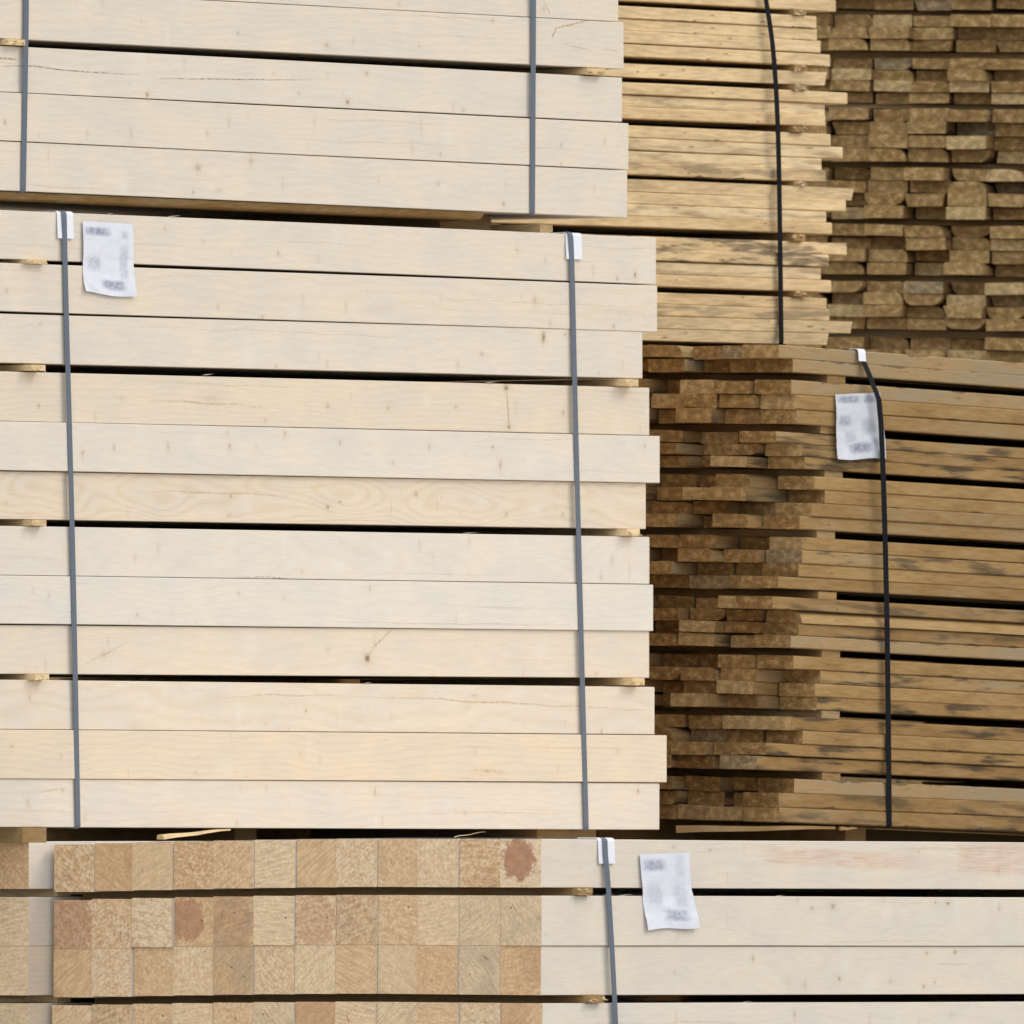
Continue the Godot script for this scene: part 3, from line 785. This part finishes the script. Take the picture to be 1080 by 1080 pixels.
# planed spruce, one strip for each timber face that shows
func pale_sheet() -> ImageTexture:
	var w := 2048
	var sh := 96
	var data := PackedByteArray()
	data.resize(w * sh * STRIPS * 3)
	var n_wave := noise(11, 0.0028, 2)
	var n_fib := noise(12, 0.05, 2)
	var n_pat := noise(13, 0.006, 3)
	var n_edge := noise(14, 0.06, 2)
	# warm (0) to white (1), ring count over the face, ring strength, plain-sawn figure or not
	var look := [[0.5, 7, 0.10, 0], [0.45, 5, 0.12, 0], [0.6, 6, 0.10, 0], [0.2, 9, 0.13, 0], [0.75, 5, 0.08, 0], [0.2, 5, 0.24, 1], [0.8, 4, 0.08, 1], [0.95, 6, 0.09, 0], [0.4, 5, 0.08, 0], [0.45, 3, 0.16, 0], [0.05, 8, 0.14, 0], [0.7, 6, 0.12, 0],
		[0.55, 6, 0.12, 0], [0.5, 8, 0.09, 0], [0.6, 5, 0.11, 0], [0.5, 7, 0.12, 0], [0.45, 6, 0.10, 0], [0.5, 5, 0.10, 0], [0.6, 4, 0.08, 1], [0.55, 4, 0.07, 1], [0.7, 6, 0.1, 0]]
	for s in STRIPS:
		var q: Array = look[s]
		var base := Vector3(225, 209, 186).lerp(Vector3(223, 215, 204), q[0])
		var rings: float = q[1]
		var strength: float = q[2]
		var figure: bool = q[3] == 1
		var mid := 0.35 + 0.4 * fmod(s * 0.618, 1.0)
		for y in sh:
			var yy := y / float(sh)
			for x in w:
				var i := ((s * sh + y) * w + x) * 3
				var wave := n_wave.get_noise_2d(x + s * 977.0, y * 2.4 + s * 333.0)
				var field: float
				if figure:
					field = pow((yy - mid) * 2.0, 2.0) * rings * 0.5 + wave * 3.0
				else:
					field = yy * rings + wave * 1.3
				var late := sin(field * TAU) * 0.5 + 0.5
				late = late * late * strength * 0.65
				var fib := n_fib.get_noise_2d(x * 0.35, y * 14.0 + s * 991.0)
				var pat := n_pat.get_noise_2d(x + s * 577.0, y * 1.6 + s * 771.0)
				var k := 1.0 + 0.034 * fib + 0.03 * pat
				data[i] = clampi(int(base.x * k - late * 28.0), 0, 255)
				data[i + 1] = clampi(int(base.y * k * (1.0 - 0.012 * pat) - late * 52.0), 0, 255)
				data[i + 2] = clampi(int(base.z * k * (1.0 - 0.035 * pat) - late * 84.0), 0, 255)
	var mm_x := w / (TL * 1000.0)
	var mm_y := sh / (TH * 1000.0)
	for q in KNOTS:
		var s := int(q[0])
		var cx: float = q[1] * w
		var cy: float = (s + q[2] * 0.94 + 0.03) * sh
		var rx: float = q[3] * 1.5 * mm_x
		var ry: float = q[4] * mm_y
		var d: float = q[5]
		data = blot(data, w, s * sh, (s + 1) * sh, cx, cy, rx * 3.0 + 4.0, ry * 2.2 + 4.0, Vector3(205, 180, 145), 0.06 + 0.16 * d, 0.1, n_edge)
		data = blot(data, w, s * sh, (s + 1) * sh, cx, cy, rx * 1.4 + 1.0, ry * 1.7 + 2.0, Vector3(180, 150, 118), 0.38 * d, 0.0, n_edge)
		data = blot(data, w, s * sh, (s + 1) * sh, cx, cy, rx + 0.6, ry + 0.4, Vector3(112, 92, 74), d * d * 0.8, 0.0, n_edge)
	var g := RandomNumberGenerator.new()
	g.seed = 77
	for s in STRIPS:
		for j in 5:      # pin knots
			data = blot(data, w, s * sh, (s + 1) * sh, g.randf() * w, (s + g.randf_range(0.06, 0.94)) * sh, g.randf_range(1.5, 3.0), g.randf_range(1.2, 2.6), Vector3(120, 92, 70), g.randf_range(0.1, 0.35), 0.0, n_edge)
		for j in 8:      # smears round buried knots
			data = blot(data, w, s * sh, (s + 1) * sh, g.randf() * w, (s + g.randf_range(0.1, 0.9)) * sh, g.randf_range(3, 9), g.randf_range(8, 26), Vector3(192, 164, 130), g.randf_range(0.08, 0.28), 0.0, n_edge)
		for j in 5:      # whorls: pale bands across the grain
			data = blot(data, w, s * sh, (s + 1) * sh, g.randf() * w, (s + g.randf_range(0.1, 0.9)) * sh, g.randf_range(10, 40), g.randf_range(24, 60), Vector3(232, 226, 215), g.randf_range(0.15, 0.4), 0.0, n_edge)
		for j in 4:      # long faint resin streaks
			var y := (s + g.randf_range(0.08, 0.92)) * sh
			var x := g.randf() * w
			data = hairline(data, w, s * sh, (s + 1) * sh, Vector2(x, y), Vector2(x + g.randf_range(120, 500), y + g.randf_range(-4, 4)), g.randf_range(0.5, 1.2), Vector3(186, 152, 112), g.randf_range(0.15, 0.4), n_edge)
	# checks and streaks that can be told apart: strip, along, down, along, down, width, colour, depth
	for q in [[14, 0.20, 0.42, 0.385, 0.48, 0.8, 0, 0.7], [14, 0.40, 0.55, 0.60, 0.40, 0.8, 0, 0.75], [14, 0.18, 0.30, 0.235, 0.30, 2.0, 0, 0.8], [15, 0.90, 0.25, 0.96, 0.02, 1.6, 1, 0.8], [15, 0.905, 0.42, 0.912, 0.22, 1.8, 0, 0.7], [15, 0.92, 0.55, 0.96, 0.62, 1.2, 1, 0.5], [15, 0.97, 0.60, 0.995, 0.62, 1.0, 1, 0.5],
			[16, 0.90, 0.55, 0.912, 0.95, 2.2, 1, 0.45], [6, 0.47, 0.94, 0.66, 0.97, 0.9, 0, 0.7], [2, 0.30, 0.18, 0.75, 0.30, 0.8, 1, 0.3], [9, 0.45, 0.30, 0.60, 0.26, 1.0, 1, 0.55], [9, 0.60, 0.26, 0.99, 0.48, 1.1, 1, 0.6], [8, 0.641, 0.45, 0.668, 0.02, 2.6, 1, 0.75], [8, 0.635, 0.55, 0.642, 0.42, 3.2, 1, 0.7], [8, 0.28, 0.75, 0.335, 0.35, 1.6, 1, 0.35],
			[3, 0.812, 0.1, 0.816, 0.9, 1.4, 1, 0.9], [3, 0.813, 0.1, 0.817, 0.9, 1.4, 1, 0.9], [3, 0.36, 0.18, 0.55, 0.20, 0.9, 1, 0.3], [3, 0.36, 0.52, 0.52, 0.58, 1.6, 1, 0.5], [5, 0.36, 0.36, 0.54, 0.42, 1.5, 1, 0.5], [10, 0.74, 0.78, 0.79, 0.76, 3.0, 1, 0.4], [11, 0.19, 0.25, 0.205, 0.65, 1.2, 1, 0.4], [11, 0.205, 0.30, 0.245, 0.22, 0.8, 1, 0.4], [0, 0.28, 0.60, 0.40, 0.58, 0.8, 1, 0.3], [7, 0.58, 0.85, 0.9, 0.86, 0.9, 1, 0.4],
			[1, 0.9, 0.55, 0.999, 0.62, 6.0, 1, 0.14], [1, 0.70, 0.45, 0.99, 0.48, 1.0, 1, 0.25], [20, 0.16, 0.5, 0.5, 0.55, 0.9, 1, 0.3]]:
		var s: int = q[0]
		data = hairline(data, w, s * sh, (s + 1) * sh, Vector2(q[1] * w, (s + q[2]) * sh), Vector2(q[3] * w, (s + q[4]) * sh), q[5], Vector3(92, 72, 58) if q[6] == 0 else Vector3(178, 138, 98), q[7], n_edge)
	# the pink heart stripe on the front pack's top timber
	for y in sh:
		for x in range(int(0.25 * w), int(0.66 * w)):
			var u := x / float(w)
			var v := y / float(sh)
			var c := 0.30 + (u - 0.28) * 0.75
			var a := smoothstep(0.272, 0.290, u) * (1.0 - smoothstep(0.40, 0.56, u)) * (1.0 - smoothstep(0.10, 0.20, absf(v - c)))
			a = maxf(a, 0.9 * smoothstep(0.52, 0.535, u) * (1.0 - smoothstep(0.22, 0.36, absf(v - 0.36))))
			a = maxf(a, 0.5 * smoothstep(0.25, 0.28, u) * (1.0 - smoothstep(0.36, 0.52, u)) * (1.0 - smoothstep(0.01, 0.05, absf(v - c - 0.03))))
			a *= 0.42 * (0.65 + 0.9 * n_fib.get_noise_2d(x * 0.25, y * 7.0)) * (0.8 + 0.5 * n_pat.get_noise_2d(x * 4.0, y * 6.0))
			if a > 0.003:
				var i := ((17 * sh + y) * w + x) * 3
				data[i] = clampi(int(lerpf(data[i], 204, a)), 0, 255)
				data[i + 1] = clampi(int(lerpf(data[i + 1], 146, a)), 0, 255)
				data[i + 2] = clampi(int(lerpf(data[i + 2], 120, a)), 0, 255)
	return ImageTexture.create_from_image(Image.create_from_data(w, sh * STRIPS, false, Image.FORMAT_RGB8, data))

# sawn ends of the pale timbers: 64 pictures of growth rings torn by the saw
func end_sheet() -> ImageTexture:
	var ts := 128
	var w := ts * 8
	var data := PackedByteArray()
	data.resize(w * w * 3)
	var n_fine := noise(21, 0.085, 4)
	var n_mid := noise(22, 0.035, 3)
	var n_big := noise(23, 0.012, 2)
	var g := RandomNumberGenerator.new()
	g.seed = 5150
	for t in 64:
		var ox := (t % 8) * ts
		var oy := (t / 8) * ts
		var cx := g.randf_range(-0.3, 1.3)
		var cy := g.randf_range(-0.3, 1.3)
		var freq := g.randf_range(9.0, 20.0)
		var torn := g.randf_range(0.3, 1.1) if g.randf() < 0.45 else g.randf_range(0.0, 0.25)
		var base := Vector3(236, 209, 170).lerp(Vector3(210, 165, 117), 0.15 + 0.6 * fmod(t * 0.29 + g.randf() * 0.3, 1.0))
		var pale := Vector3(237, 218, 192)
		var ang := g.randf_range(-0.9, 0.9)
		var ca := cos(ang)
		var sa := sin(ang)
		var sawn := g.randf_range(0.05, 0.14)
		var heart := 0.0
		var heart_r := 0.0
		var grey := 0.0
		if t == 0:
			cx = 0.45; cy = 0.42; heart = 0.85; heart_r = 0.43; torn = 0.3
		elif t == 1:
			cx = 0.3; cy = 0.5; heart = 0.5; heart_r = 0.75; torn = 1.4
		elif t == 2:
			cx = 0.32; cy = 0.45; heart = 0.62; heart_r = 0.46; torn = 0.4
		elif t == 3:
			cx = 0.4; cy = 0.5; heart = 0.3; heart_r = 0.6; grey = 0.35; torn = 0.2
		elif t == 5:
			cx = 0.5; cy = 0.5; freq = 9.0; heart = 0.25; heart_r = 0.55; torn = 0.9
		elif t == 6 or t == 7 or t == 4:
			grey = 0.45 if t != 4 else 0.2; torn = 0.15
		elif g.randf() < 0.3:
			heart = g.randf_range(0.1, 0.35); heart_r = g.randf_range(0.3, 0.8)
		elif g.randf() < 0.2:
			grey = g.randf_range(0.1, 0.3)
		for y in ts:
			var v := y / float(ts)
			for x in ts:
				var u := x / float(ts)
				var gx := ox + x
				var gy := oy + y
				var mid := n_mid.get_noise_2d(gx + t * 331.0, gy)
				var dx := u - cx
				var dy := (v - cy) * 0.94
				var r := sqrt(dx * dx + dy * dy) + 0.03 * mid
				var ring := sin(r * freq * TAU)
				var fine := n_fine.get_noise_2d(gx, gy + t * 97.0)
				var curl := n_fine.get_noise_2d(r * 160.0 + t * 40.0, atan2(dy, dx) * 26.0)
				var k := 1.0 + 0.06 * fine + 0.06 * mid - 0.055 * (ring * 0.5 + 0.5) * (0.6 + mid)
				var saw := n_fine.get_noise_2d((x * ca + y * sa) * 0.18 + t * 53.0, (y * ca - x * sa) * 1.3)
				k += sawn * saw
				var c := base * k
				var tear := clampf((curl * 0.75 + fine * 0.85 + mid * 0.6 + saw * 0.3) * torn * 0.8, -0.6, 0.7)
				if tear > 0.0:
					c = c.lerp(pale, tear)
				else:
					c = c.lerp(Vector3(180, 130, 90), -tear * 0.55)
				if heart > 0.0:
					var hh := heart * (1.0 - smoothstep(heart_r * 0.75, heart_r, r + 0.06 * mid + 0.05 * fine))
					c = c.lerp(Vector3(170, 118, 88) * (1.0 + 0.25 * fine + 0.1 * mid - 0.03 * ring), hh * (0.85 + 0.5 * fine))
				if grey > 0.0:
					c = c.lerp(Vector3(172, 154, 126) * k, grey * (0.7 + 0.6 * n_big.get_noise_2d(gx, gy)))
				var i := (gy * w + gx) * 3
				data[i] = clampi(int(c.x), 0, 255)
				data[i + 1] = clampi(int(c.y), 0, 255)
				data[i + 2] = clampi(int(c.z), 0, 255)
		if g.randf() < 0.35:     # pith or a drying check
			data = blot(data, w, oy + 2, oy + ts - 2, ox + g.randf_range(30, 100), oy + g.randf_range(30, 100), g.randf_range(2, 4), g.randf_range(2, 4), Vector3(82, 62, 48), 0.8, 0.3, n_fine)
		if g.randf() < 0.2:
			var a := Vector2(ox + g.randf_range(30, 80), oy + g.randf_range(20, 60))
			data = hairline(data, w, oy + 2, oy + ts - 2, a, a + Vector2(g.randf_range(-6, 30), g.randf_range(14, 34)), 1.3, Vector3(86, 66, 50), 0.9, n_fine)
	return ImageTexture.create_from_image(Image.create_from_data(w, w, false, Image.FORMAT_RGB8, data))

# rough sawn long faces: fuzzy fibre, grey weathering, mould and bark left along some edges
func rough_sheet(fresh: bool) -> ImageTexture:
	var w := 2048
	var sh := 40
	var data := PackedByteArray()
	data.resize(w * sh * RSTRIPS * 3)
	var n_fib := noise(31, 0.05, 3)
	var n_pat := noise(32, 0.006, 3)
	var n_mould := noise(33, 0.011, 4)
	var n_edge := noise(34, 0.012, 5)
	var n_mott := noise(35, 0.035, 3)
	var g := RandomNumberGenerator.new()
	g.seed = 99
	for s in RSTRIPS:
		var base := Vector3(230, 205, 162).lerp(Vector3(218, 189, 143), g.randf()) if fresh else Vector3(172, 140, 94).lerp(Vector3(154, 122, 79), g.randf())
		if s % 6 == 4 and s != 16:
			base = Vector3(231, 212, 180) if fresh else Vector3(172, 144, 104)
		var weather := g.randf_range(0.0, 0.2 if fresh else 0.55)
		var mould := g.randf_range(0.35, 0.8) if s % 6 == 1 else 0.0
		var black := s == 16 or s == 12       # boards gone black with mould
		if black:
			mould = 0.85 if s == 16 else 0.5
		var bark_top := g.randf_range(3.0, 8.0) if s % 8 == 2 else 0.0
		var bark_low := g.randf_range(3.0, 8.0) if s % 9 == 3 else 0.0
		for y in sh:
			for x in w:
				var i := ((s * sh + y) * w + x) * 3
				var mott := n_mott.get_noise_2d(x * 0.8, y * 2.0 + s * 411.0)
				var fib := n_fib.get_noise_2d(x * 0.5, y * 12.0 + s * 991.0)
				var pat := n_pat.get_noise_2d(x + s * 577.0, y * 2.0 + s * 771.0)
				var k := 1.0 + 0.09 * fib + 0.11 * pat + 0.10 * mott
				var c := base * k
				var wt := clampf(weather * (0.4 + 1.6 * pat + 0.5 * fib + 0.9 * mott), 0.0, 0.7)
				c = c.lerp((Vector3(182, 172, 154) if fresh else Vector3(132, 122, 104)) * k, wt)
				if mould > 0.0:
					var mm := n_mould.get_noise_2d(x * 0.7 + s * 131.0, y * 2.2 + s * 37.0)
					c = c.lerp(Vector3(150, 130, 102) if fresh and not black else (Vector3(92, 82, 70) if fresh else Vector3(56, 51, 48)), clampf((mm + ((0.16 if fresh else 0.02) if black else -0.05)) * 2.2 + mott * 0.7, 0.0, 1.0) * mould * (0.8 + fib * 0.6))
				var e := n_edge.get_noise_2d(x * 1.0, s * 57.0)
				if bark_top > 0.0 and y < bark_top * (e * 2.6 - 0.1 + mott * 0.8):
					c = c.lerp(Vector3(88, 70, 52), 0.6 + 0.3 * fib)
				if bark_low > 0.0 and sh - y < bark_low * (e * 2.6 - 0.1 + mott * 0.8):
					c = c.lerp(Vector3(84, 66, 50), 0.6 + 0.3 * fib)
				data[i] = clampi(int(c.x), 0, 255)
				data[i + 1] = clampi(int(c.y), 0, 255)
				data[i + 2] = clampi(int(c.z), 0, 255)
		for j in 12:
			data = blot(data, w, s * sh, (s + 1) * sh, g.randf() * w, (s + g.randf_range(0.15, 0.85)) * sh, g.randf_range(3, 9), g.randf_range(2, 6), Vector3(118, 86, 52), g.randf_range(0.2, 0.6), 0.2, n_fib)
	return ImageTexture.create_from_image(Image.create_from_data(w, sh * RSTRIPS, false, Image.FORMAT_RGB8, data))

# sawn ends of the rough boards
func rough_end_sheet() -> ImageTexture:
	var tw := 128
	var th := 36
	var w := tw * 8
	var h := th * 16
	var data := PackedByteArray()
	data.resize(w * h * 3)
	var n_fine := noise(41, 0.14, 2)
	var n_mid := noise(42, 0.03, 3)
	var g := RandomNumberGenerator.new()
	g.seed = 808
	for t in 128:
		var ox := (t % 8) * tw
		var oy := (t / 8) * th
		var cx := g.randf_range(0.2, 0.8) * tw
		var cy := g.randf_range(-2.0, 3.0) * th
		var f := g.randf_range(0.10, 0.2)
		var base := Vector3(170, 139, 92).lerp(Vector3(142, 111, 69), g.randf())
		var pick := g.randf()
		if pick < 0.2:
			base = Vector3(184, 156, 110)
		elif pick < 0.28:
			base = Vector3(150, 130, 98)
		elif pick < 0.45:
			base = Vector3(156, 125, 82)
		for y in th:
			for x in tw:
				var gx := ox + x
				var gy := oy + y
				var fine := n_fine.get_noise_2d(gx, gy + t * 77.0)
				var mid := n_mid.get_noise_2d(gx + t * 51.0, gy * 1.4)
				var r := sqrt((x - cx) * (x - cx) + (y - cy) * (y - cy))
				var ring := sin(r * f * TAU + mid * 3.0)
				var c := base * (1.0 + 0.11 * fine + 0.22 * mid - 0.06 * ring)
				if mid > 0.15:
					c = c.lerp(Vector3(204, 178, 134), (mid - 0.15) * 0.9)
				var i := (gy * w + gx) * 3
				data[i] = clampi(int(c.x), 0, 255)
				data[i + 1] = clampi(int(c.y), 0, 255)
				data[i + 2] = clampi(int(c.z), 0, 255)
	return ImageTexture.create_from_image(Image.create_from_data(w, h, false, Image.FORMAT_RGB8, data))
